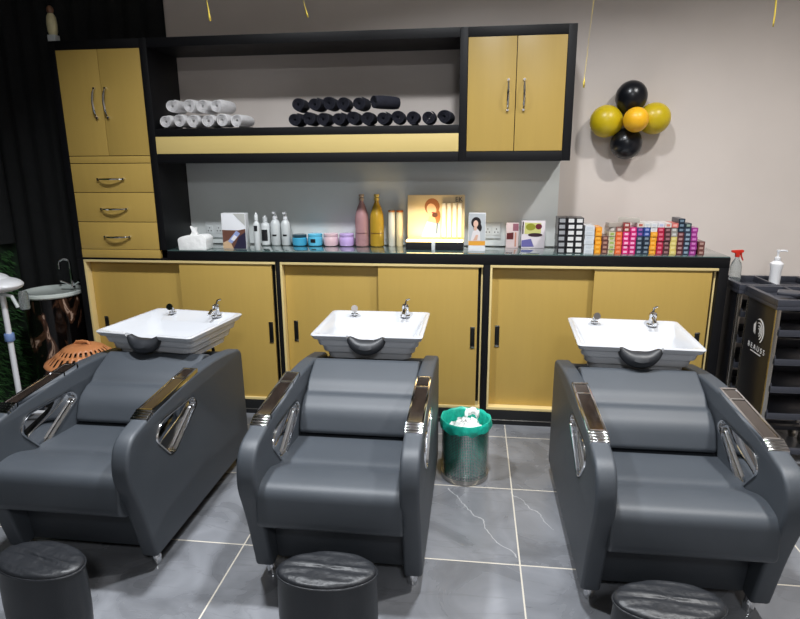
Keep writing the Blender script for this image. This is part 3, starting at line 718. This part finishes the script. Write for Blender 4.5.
lo = bpy.data.objects.new('display_glow', l); col.objects.link(lo); lo.location = (-.245, .17, ZT + .062); lo.rotation_euler = (R(180 - 12), 0, 0)
# small portrait carton
t = thing('product_carton', (.018, .15, ZT), 'upright white carton with a dark haired portrait and orange band beside the lit display', 'carton')
bx('box', M['plasticw'], -.034, .122, ZT, .070, .17, ZT + .232, t, .001)
pic_shapes(t, .122, [(I((186, 190, 192)), [(-.032, z + .06), (.068, z + .06), (.068, z + .23), (-.032, z + .23)]), (I((226, 160, 60)), [(-.033, z + .035), (.069, z + .035), (.069, z + .062), (-.033, z + .062)]), (I((34, 28, 30)), ellp(.012, z + .175, .030, .034)), (I((34, 28, 30)), ellp(.022, z + .145, .026, .03)), (I((226, 186, 166)), ellp(.010, z + .168, .015, .021)), (I((220, 214, 214)), [(-.02, z + .063), (.04, z + .063), (.036, z + .12), (.018, z + .14), (-.008, z + .12)]), (I((214, 172, 150)), ellp(.008, z + .14, .010, .014)), (I((214, 172, 150)), [(-.004, z + .066), (.02, z + .066), (.026, z + .10), (.012, z + .10)])], 'portrait')
# three mixed cartons
t = thing('product_carton', (.243, .31, ZT), 'small pinkish carton with a dark red picture right of the wall socket', 'carton')
bx('box', I((216, 196, 194)), .204, .27, ZT, .282, .33, ZT + .158, t, .001)
pic_shapes(t, .27, [(I((96, 40, 42)), [(.208, z + .055), (.25, z + .055), (.25, z + .10), (.208, z + .095)]), (I((150, 96, 110)), [(.245, z + .11), (.28, z + .11), (.28, z + .155), (.245, z + .155)]), (I((196, 140, 120)), [(.258, z + .01), (.268, z + .01), (.268, z + .10), (.258, z + .10)])], 'print')
t = thing('product_carton', (.37, .31, ZT), 'wide white carton with yellow and violet pictures left of the black labelled stack', 'carton')
bx('box', I((228, 218, 222)), .300, .27, ZT, .446, .33, ZT + .172, t, .001)
pic_shapes(t, .27, [(I((58, 44, 44)), [(.303, z + .09), (.312, z + .09), (.312, z + .168), (.303, z + .168)]), (I((206, 204, 130)), [(.318, z + .09), (.42, z + .095), (.42, z + .16), (.318, z + .163)]), (I((150, 150, 50)), ellp(.355, z + .135, .03, .022)), (I((110, 40, 54)), ellp(.405, z + .138, .02, .018)), (I((60, 40, 50)), ellp(.385, z + .085, .045, .012)), (I((104, 100, 160)), [(.302, z + .01), (.38, z + .01), (.36, z + .06), (.302, z + .05)])], 'print')
# stacked hair colour cartons: every carton a thing
def carton_mesh(name, w, h, d, body, lab, frac=(.62, .55)):
    b = MB(); b.use(body); b.box(-w / 2 + .0006, 0, .0004, w / 2 - .0006, d, h - .0006)
    b.use(lab); b.box(-w / 2 * frac[0], -.0006, h * (.5 - frac[1] / 2), w / 2 * frac[0], .0002, h * (.5 + frac[1] / 2))
    return b.done(name, None, loc=(0, 0, 0))
def stack(x0, n, w, h, d, y, body, lab, desc, group, z0=0, frac=(.62, .55), jit=.0015):
    proto = carton_mesh('hair_colour_carton', w, h, d, body, lab, frac)
    rd = random.Random(int(x0 * 1000)); names = ['bottom', 'second', 'third', 'fourth', 'fifth', 'sixth', 'seventh']
    for k in range(n):
        o = proto if k == 0 else proto.copy()
        if k: col.objects.link(o)
        o.location = (x0 + rd.uniform(-jit, jit) * (k > 0), y + rd.uniform(-.004, .004), ZT + z0 + k * h)
        pos = 'top' if (k == n - 1 and k > 0) else names[k] + (' from below' if k > 0 else '')
        tag(o, '%s, %s of its stack' % (desc, pos) if n > 1 else desc, 'carton', group)
WL = I((214, 214, 212)); BB = I((30, 30, 34))
for i, (x, nm) in enumerate(((.520, 'left'), (.571, 'middle'), (.620, 'right'))):
    stack(x, 6, .048, .0355, .13, .062, BB, I((150, 152, 154)) if i == 0 else WL, 'black carton with %s label, %s black column' % ('grey' if i == 0 else 'white', nm), 'black cartons with pale labels on the counter', frac=(.68, .62))
stack(.681, 6, .056, .0275, .13, .066, I((206, 210, 214)), I((190, 196, 202)), 'pale grey hair colour carton beside the black stack', 'hair colour cartons on the counter')
cols = [  # x, n, body, label ink, description
 (.733, 6, (232, 150, 32), (240, 176, 70), 'orange yellow'),
 (.773, 4, (104, 66, 60), (170, 128, 112), 'dark brown'),
 (.811, 5, (196, 190, 160), (150, 170, 90), 'pale green'),
 (.850, 5, (222, 100, 52), (236, 140, 100), 'orange red'),
 (.891, 5, (206, 40, 112), (240, 180, 206), 'bright pink'),
 (.930, 6, (196, 34, 110), (236, 168, 200), 'magenta'),
 (.969, 4, (44, 56, 70), (130, 144, 156), 'slate blue'),
 (1.008, 4, (44, 56, 70), (120, 134, 146), 'dark slate'),
 (1.046, 5, (232, 156, 40), (242, 180, 80), 'golden orange'),
 (1.085, 6, (176, 34, 66), (216, 110, 130), 'crimson'),
 (1.123, 6, (84, 50, 54), (150, 110, 112), 'maroon'),
 (1.160, 4, (208, 190, 110), (222, 208, 140), 'pale yellow'),
 (1.197, 5, (92, 46, 50), (170, 130, 130), 'wine brown'),
 (1.234, 6, (50, 60, 78), (140, 160, 176), 'steel blue'),
 (1.271, 6, (150, 48, 130), (200, 120, 184), 'purple'),
 (1.318, 3, (110, 66, 62), (176, 140, 130), 'reddish brown')]
HB = .0262; ends = {}
for x, n, bc, lc, ds in cols:
    w_ = .0375
    ends[ds] = ZT + n * HB
    stack(x, n, w_, HB, .13, .066, I(bc), I(lc), '%s hair colour carton on the counter' % ds, 'hair colour cartons on the counter', frac=(.55, .5))
def topper(x, over, bc, lc, ds, n=1, rot=0):
    z0 = ends[over] - ZT
    stack(x, n, .037, HB, .13, .07, I(bc), I(lc), '%s carton lying on the %s column' % (ds, over), 'hair colour cartons on the counter', z0=z0, frac=(.55, .5))
    ends[over] += n * HB
topper(.811, 'pale green', (150, 140, 132), (196, 190, 182), 'grey beige')
topper(.850, 'orange red', (146, 96, 88), (200, 180, 170), 'dull brown')
topper(.891, 'bright pink', (150, 60, 60), (210, 190, 180), 'dark red', 2)
topper(.969, 'slate blue', (60, 60, 120), (150, 90, 160), 'indigo', 2)
topper(.969, 'slate blue', (206, 196, 186), (180, 90, 70), 'pale, red marked')
topper(1.008, 'dark slate', (40, 70, 140), (140, 150, 200), 'blue', 2)
topper(1.008, 'dark slate', (210, 210, 206), (190, 196, 200), 'white')
topper(1.046, 'golden orange', (214, 214, 214), (196, 200, 206), 'silver white', 2)
topper(1.085, 'crimson', (214, 210, 214), (176, 180, 206), 'pale lilac', 1)
topper(1.123, 'maroon', (214, 206, 200), (206, 120, 110), 'white and red', 1)
topper(1.160, 'pale yellow', (150, 146, 140), (200, 200, 196), 'grey', 2)
topper(1.160, 'pale yellow', (206, 110, 104), (232, 170, 160), 'salmon', 1)
topper(1.197, 'wine brown', (34, 46, 60), (110, 130, 146), 'navy', 3)
topper(1.234, 'steel blue', (40, 52, 60), (140, 160, 150), 'black green', 1)
# carton lying lengthwise on top of the orange columns
for (x, y, zz_, rz, c, ds) in ((.842, .085, ends['orange red'], R(24), (170, 160, 150), 'pale carton lying askew above the orange red column'), (.905, .09, ends['bright pink'], R(-14), (176, 170, 160), 'beige carton lying askew above the bright pink column')):
    b = MB(); b.box(-.06, 0, 0, .06, .036, .027); o = b.done('hair_colour_carton', I(c), None, .001); o.location = (x, y, zz_ + .0006); o.rotation_euler = (0, 0, rz); tag(o, ds, 'carton', 'hair colour cartons on the counter')

# ------------------------------------------------------------------ balloons
t = thing('balloon_cluster', (.9, .2, 1.87), 'cluster of two black, two yellow and one amber balloon on the beige wall', 'balloons')
def balloon(c, rx, ry, rz, rotx, roty, m, lab):
    Mx = Matrix.Rotation(roty, 4, 'Y') @ Matrix.Rotation(rotx, 4, 'X') @ Matrix.Diagonal((rx, ry, rz, 1))
    n = 20; pf = []
    for i in range(n + 1):
        a = PI * i / n; r = math.sin(a); zz2 = -math.cos(a)
        if zz2 < 0: r *= (1 - .10 * zz2 * zz2); zz2 *= 1.08
        pf.append((max(r, .0008), zz2))
    b = MB(); b.lathe(pf, c, 36, True, Mx); b.done('balloon', m, t, sharp=80)['label'] = lab
balloon((0.904, .274, 2.003), 0.091, 0.086, 0.094, 0, R(15), M['balloonb'], 'upper black balloon')
balloon((0.896, .274, 1.737), 0.092, 0.086, 0.091, 0, R(200), M['balloonb'], 'lower black balloon')
balloon((0.769, .274, 1.868), 0.094, 0.089, 0.094, 0, R(-75), M['balloony'], 'left yellow balloon')
balloon((1.044, .274, 1.880), 0.091, 0.089, 0.093, 0, R(80), M['balloony'], 'right yellow balloon')
balloon((.914, .165, 1.868), 0.071, 0.071, 0.073, R(90), 0, M['balloono'], 'small amber balloon in the middle')
MB().tube([(.905, .30, 1.87), (.905, YW - .001, 1.90)], .004, 8).done('tie', M['ribbon'], t)
# streamers
def streamer(x, y, z0, z1, coil, label, end=0, thin=.0035):
    n = 60; b = MB(); V = []; F = []
    for i in range(n + 1):
        s = i / n; zz2 = z0 + (z1 - z0) * s; a = s * coil * 2 * PI; rad = .012 * min(1, s * 3)
        cx, cy = x + rad * math.cos(a) + end * max(0, s - .9) * 10 * .05, y + rad * math.sin(a)
        dx, dy = math.cos(a * 1.3), math.sin(a * 1.3); wd = thin if s < .97 else .005
        V += [(cx - dx * wd, cy - dy * wd, zz2), (cx + dx * wd, cy + dy * wd, zz2)]
    for i in range(n): F.append((2 * i, 2 * i + 2, 2 * i + 3, 2 * i + 1))
    b._new(V, F); o = b.done('gold_streamer', M['ribbon'], loc=(x, y, z0), sharp=80); md = o.modifiers.new('s', 'SOLIDIFY'); md.thickness = .0006
    tag(o, label, 'streamer', 'gold streamers hanging from the ceiling')
streamer(-1.338, -.5, 3.499, 2.325, 2, 'thin gold streamer hanging at top left above the white towels')
streamer(-.85, -.5, 3.499, 2.325, 1.5, 'gold streamer with a curled end at the top above the black towels', .7)
streamer(.535, -.4, 3.499, 1.985, 1.6, 'thin gold streamer hanging just left of the balloons', -.2, .0009)
streamer(1.295, -.5, 3.499, 2.215, 2, 'gold streamer hanging at the top right')

# ------------------------------------------------------------------ ornament on the cupboard
t = thing('figurine', (-2.560, .035, 2.3612), 'small cream figurine with a brown top standing on the tall cupboard', 'figurine')
MB().box(-2.584, .01, 2.3612, -2.536, .06, 2.40).done('plinth', M['frost'], t, .004)
MB().lathe([(.022, 0), (.028, .02), (.030, .06), (.026, .10), (.016, .12)], (-2.560, .035, 2.4002), 24).done('body', M['cream'], t)
b = MB(); b.ell((-2.560, .035, 2.54), .020, .020, .026); b.done('head', I((120, 84, 60)), t)

# ------------------------------------------------------------------ pedestal sink
PX, PY = -2.87, .10
t = thing('pedestal_sink', (PX, PY, 0), 'round glass sink with tall tap on a dark brown marble pedestal left of the cupboards', 'sink')
MB().lathe([(.170, 0), (.176, .01), (.178, .40), (.182, .77)], (PX, PY, 0), 48).done('pedestal', M['marble'], t)
b = MB(); b.lathe([(.06, .771), (.19, .772), (.196, .780), (.196, .798), (.190, .802), (.182, .800), (.165, .79), (.10, .778), (.02, .775)], (PX, PY, 0), 56); b.done('bowl', mat('pale_glass', (214, 222, 216), .08, coat=1), t)
tx, ty = PX + .09, PY + .09
b = MB(); b.cyl((tx, ty, .795), (tx, ty, .85), .018, .014); pts = [(tx, ty, .84), (tx, ty, .97)]
for k in range(13):
    a = PI * k / 12; pts.append((tx - .032 + .032 * math.cos(a), ty - .012 * (1 - math.cos(a)), .97 + .034 * math.sin(a)))
pts.append((tx - .064, ty - .024, .935)); b.tube(pts, .0085, 10)
for sx in (-1, 1):
    b.tube([(tx, ty, .815), (tx + sx * .035, ty - .01, .835), (tx + sx * .07, ty - .02, .852)], [.010, .008, .010], 8)
b.done('tap', M['chrome'], t)
# ------------------------------------------------------------------ hair steamer at the left edge
SX, SY = -2.90, -.30
t = thing('hair_steamer', (SX, SY, 0), 'white hair steamer on a pole with a blue collar at the left edge', 'hair steamer')
b = MB(); b.tube([(SX, SY, .05), (SX, SY, .86)], .017, 16); b.done('pole', M['plasticw'], t)
b = MB(); b.lathe([(.026, .555), (.029, .56), (.029, .60), (.026, .605)], (SX, SY, 0), 20); b.done('collar', M['blue'], t)['label'] = 'pale blue collar'
for k in range(5):
    a = 2 * PI * k / 5 + .3; e = (SX + .16 * math.cos(a), SY + .16 * math.sin(a)); b = MB(); b.tube([(SX, SY, .07), (*e, .055)], [.016, .011], 8); lg = b.done('leg', M['plasticw'], t); b = MB(); b.cyl((e[0] - .01, e[1], .022), (e[0] + .01, e[1], .022), .022, None, 14); b.done('caster', M['plasticg'], lg)
b = MB(); V = []; hd = (SX - .05, SY + .0, .965)
b.ell((SX - .07, SY, .915), .20, .14, .052, 32, 16); b.ell((SX - .095, SY, .945), .14, .11, .050, 28, 14)
b.done('hood', M['plasticw'], t)
b = MB(); b.tube([(SX - .01, SY - .02, .87), (SX + .08, SY - .02, .85), (SX + .11, SY - .02, .78)], .011, 10); b.done('arm', M['frost'], t)
b = MB(); b.lathe([(.024, .76), (.028, .765), (.028, .86), (.020, .875)], (SX + .125, SY + .02, 0), 24); b.done('water_tank', M['clear'], t)

# ------------------------------------------------------------------ slotted basket with domed lid
BX, BY, BZ = -2.375, -.345, .462
t = thing('plastic_basket', (BX, BY, 0), 'orange brown plastic basket with slotted domed lid behind the left chair', 'basket')
def slotted(prof, n, open_bands, skip=2):
    b = MB(); V = []; F = []
    for r0, z in prof:
        for k in range(n):
            a = 2 * PI * k / n; V.append((BX + r0 * math.cos(a), BY + r0 * math.sin(a), z))
    for i in range(len(prof) - 1):
        for k in range(n):
            if i in open_bands and k % 4 in (0, 1): continue
            F.append((i * n + k, i * n + (k + 1) % n, (i + 1) * n + (k + 1) % n, (i + 1) * n + k))
    b._new(V, F); return b
b = slotted([(.212, BZ - .018), (.220, BZ - .004), (.215, BZ + .006), (.196, BZ + .012), (.158, BZ + .048), (.140, BZ + .060), (.118, BZ + .080), (.100, BZ + .090), (.060, BZ + .102), (.001, BZ + .106)], 112, (3, 5))
o = b.done('lid', M['basket'], t, sharp=50); md = o.modifiers.new('s', 'SOLIDIFY'); md.thickness = .005; md.offset = -1
b = MB(); b.tube([(BX - .05, BY, BZ + .100), (BX - .035, BY, BZ + .118), (BX, BY, BZ + .122), (BX + .035, BY, BZ + .118), (BX + .05, BY, BZ + .100)], .009, 10); b.done('lid_handle', M['basket'], o)
b = slotted([(.150, .005), (.158, .03), (.163, .12), (.166, .14), (.172, .23), (.175, .25), (.182, .34), (.186, BZ - .02)], 112, (1, 3, 5))
o = b.done('tub', M['basketdark'], t, sharp=50); md = o.modifiers.new('s', 'SOLIDIFY'); md.thickness = .004
MB().lathe([(.001, .004), (.15, .004), (.15, .009), (.001, .009)], (BX, BY, 0), 40).done('tub_floor', M['basket'], t)
for k, (dx, dy, dz) in enumerate(((-.02, -.135, .40), (.03, -.14, .402), (.0, -.10, .41))):
    b = MB(); b.ell((BX + dx, BY + dy, dz), .022, .022, .022, 16, 10); o = b.done('foam_ball', M['yarn'], loc=(BX + dx, BY + dy, dz - .022)); tag(o, 'small pale ball seen through the side of the brown basket', 'ball', 'pale balls inside the brown basket')

# ------------------------------------------------------------------ salon trolleys
def trolley(x0, y0, w_, d_, h, label, logo):
    t = thing('salon_trolley', (x0 + w_ / 2, y0 + d_ / 2, 0), label, 'trolley', 'black salon trolleys right of the counter')
    P, G2 = M['plasticb'], M['plasticg']
    b = MB(); b.box(x0 - .012, y0 - .02, h - .055, x0 + w_ + .012, y0 + d_ + .012, h - .035)
    for (a0, b0, a1, b1) in ((x0 - .012, y0 - .02, x0 + w_ + .012, y0 + .006), (x0 - .012, y0 + d_ - .012, x0 + w_ + .012, y0 + d_ + .012), (x0 - .012, y0 + .006, x0 + .014, y0 + d_ - .012), (x0 + w_ - .014, y0 + .006, x0 + w_ + .012, y0 + d_ - .012), (x0 + w_ * .42, y0 + .006, x0 + w_ * .45, y0 + d_ - .012)):
        b.box(a0, b0, h - .035, a1, b1, h)
    b.done('top_tray', G2, t, .004)
    for px, py in ((x0 + .004, y0 + .004), (x0 + w_ - .02, y0 + .004), (x0 + .004, y0 + d_ - .02), (x0 + w_ - .02, y0 + d_ - .02)):
        MB().box(px - .006, py - .006, .10, px + .016, py + .014, h - .055).done('post', M['satin'], t, .003)
    sp_ = bx('side_panel', P, x0 - .001, y0 + .019, .16, x0 + .004, y0 + d_ - .021, h - .056, t, .001)
    if logo:
        # swirl emblem and lettering on the side panel (panel faces -x)
        b = MB(); cy, cz = y0 + d_ * .47, h - .215
        for k, (r0, a0, a1, th) in enumerate(((.066, -60, 120, .016), (.046, -70, 125, .013), (.029, -80, 130, .010), (.015, -90, 140, .008))):
            V = []; F = []; n = 14
            for i in range(n + 1):
                q = i / n; a = R(a0 + (a1 - a0) * q); tw = th * max(0, math.sin(PI * min(1, q * 1.05 + .02))) ** .6 / 2 + .0006
                for s_ in (-1, 1):
                    rr = r0 + s_ * tw; V.append((x0 - .0022, cy - rr * math.cos(a) * .85 - .004, cz + rr * math.sin(a)))
            for i in range(n): F.append((2 * i, 2 * i + 2, 2 * i + 3, 2 * i + 1))
            b._new(V, F)
        for k in range(3):
            yy = cy + .030 + k * .008; b._new([(x0 - .0022, yy - .002, cz - .03 + k * .004), (x0 - .0022, yy + .004, cz - .02), (x0 - .0022, yy + .012, cz + .035 - .006 * k), (x0 - .0022, yy + .004, cz + .05 - .01 * k)], [(0, 1, 2, 3)])
        b.done('emblem', M['plasticw'], sp_)
        Mt = Matrix(((0, 0, -1, x0 - .0015), (-1, 0, 0, cy), (0, 1, 0, cz - .098), (0, 0, 0, 1)))
        b = MB(); b.add_mesh(text_mesh('B E A U S S'), Mt @ Matrix.Scale(.042, 4))
        b.box(x0 - .0022, cy - .06, cz - .127, x0 - .0012, cy + .06, cz - .122); b.done('lettering', M['plasticw'], sp_)
    zs = [h - .195, h - .352, h - .505, h - .655]
    for z0 in zs:
        b = MB(); xa, xb, ya, yb = x0 + .02, x0 + w_ - .022, y0 - .012, y0 + d_ - .022
        b.box(xa, ya, z0, xb, yb, z0 + .006)
        b.box(xa, ya, z0 + .006, xb, ya + .008, z0 + .034); b.box(xa, yb - .006, z0 + .006, xb, yb, z0 + .05); b.box(xa, ya + .008, z0 + .006, xa + .006, yb - .006, z0 + .05); b.box(xb - .006, ya + .008, z0 + .006, xb, yb - .006, z0 + .05)
        b.done('drawer', G2, t, .002)
    b = MB(); b.box(x0, y0, .085, x0 + w_, y0 + .03, .112); b.box(x0, y0 + d_ - .03, .085, x0 + w_, y0 + d_, .112); b.box(x0, y0 + .03, .085, x0 + .03, y0 + d_ - .03, .112); b.box(x0 + w_ - .03, y0 + .03, .085, x0 + w_, y0 + d_ - .03, .112); b.done('base_frame', G2, t, .003)
    for px in (x0 + .025, x0 + w_ - .025):
        for py in (y0 + .025, y0 + d_ - .025):
            b = MB(); b.cyl((px - .009, py, .03), (px + .009, py, .03), .03, None, 24); b.box(px - .015, py - .006, .045, px + .015, py + .012, .086); b.done('caster', M['satin'], t, .001)
    return t
TA = (1.555, -.395)
trolley(TA[0], TA[1], .42, .345, .945, 'black salon trolley with a white emblem on its side panel beside the right chair', True)
trolley(1.53, .0, .44, .275, .945, 'black salon trolley standing against the wall behind the emblem trolley', False)
# pump bottle
def pump(x, y, z):
    t = thing('pump_bottle', (x, y, z), 'white pump bottle standing on the trolley top', 'bottle')
    MB().lathe([(.026, 0), (.029, .004), (.030, .095), (.036, .125), (.036, .135), (.018, .15), (.013, .152)], (x, y, z), 28).done('body', M['plasticw'], t)
    b = MB(); b.lathe([(.016, .150), (.017, .152), (.016, .172), (.006, .175), (.006, .20), (.010, .203), (.010, .215)], (x, y, z), 20); b.tube([(x, y, z + .21), (x + .04, y - .01, z + .212), (x + .044, y - .011, z + .205)], [.006, .005, .004], 8); b.done('pump', M['plasticw'], t)
pump(1.772, .13, .9105)
# red trigger spray bottle just behind the counter end
t = thing('spray_bottle', (1.578, .20, .9105), 'clear spray bottle with a red trigger head beside the counter end', 'bottle')
x, y, z = 1.578, .20, .9105
MB().lathe([(.030, 0), (.032, .004), (.032, .10), (.026, .125), (.012, .15), (.012, .16)], (x, y, z), 24).done('body', M['clear'], t)
b = MB(); b.prism(rpoly([(x - .035, z + .200, .003), (x + .030, z + .204, .004), (x + .030, z + .19, .003), (x + .010, z + .182, .003), (x + .010, z + .160, .001), (x - .012, z + .160, .001), (x - .012, z + .182, .003), (x - .035, z + .188, .003)], 2), 'y', y - .010, y + .010); b.done('spray_head', M['red'], t, .002)
b = MB(); b.tube([(x + .018, y, z + .186), (x + .022, y, z + .165), (x + .034, y, z + .140)], [.006, .005, .004], 8); b.done('trigger', M['red'], t)
# comb case and eyeglass-like ring on the trolley
b = MB(); b.prism(rpoly([(1.585, -.30, .02), (1.70, -.34, .03), (1.74, -.25, .03), (1.64, -.20, .04)], 5), 'z', .9455, .962); o = b.done('hair_brush_case', M['plasticg'], None, .006, 2); tag(o, 'dark grey case lying on the corner of the emblem trolley', 'case')
b = MB(); b.tube([(1.76 + .03 * math.cos(2 * PI * k / 24), -.335 + .022 * math.sin(2 * PI * k / 24), .9155) for k in range(25)], .005, 8); o = b.done('black_ring', M['satin'], None); tag(o, 'grey looped tool lying in the emblem trolley top tray', 'tool')
print('scene built', len(bpy.data.objects))
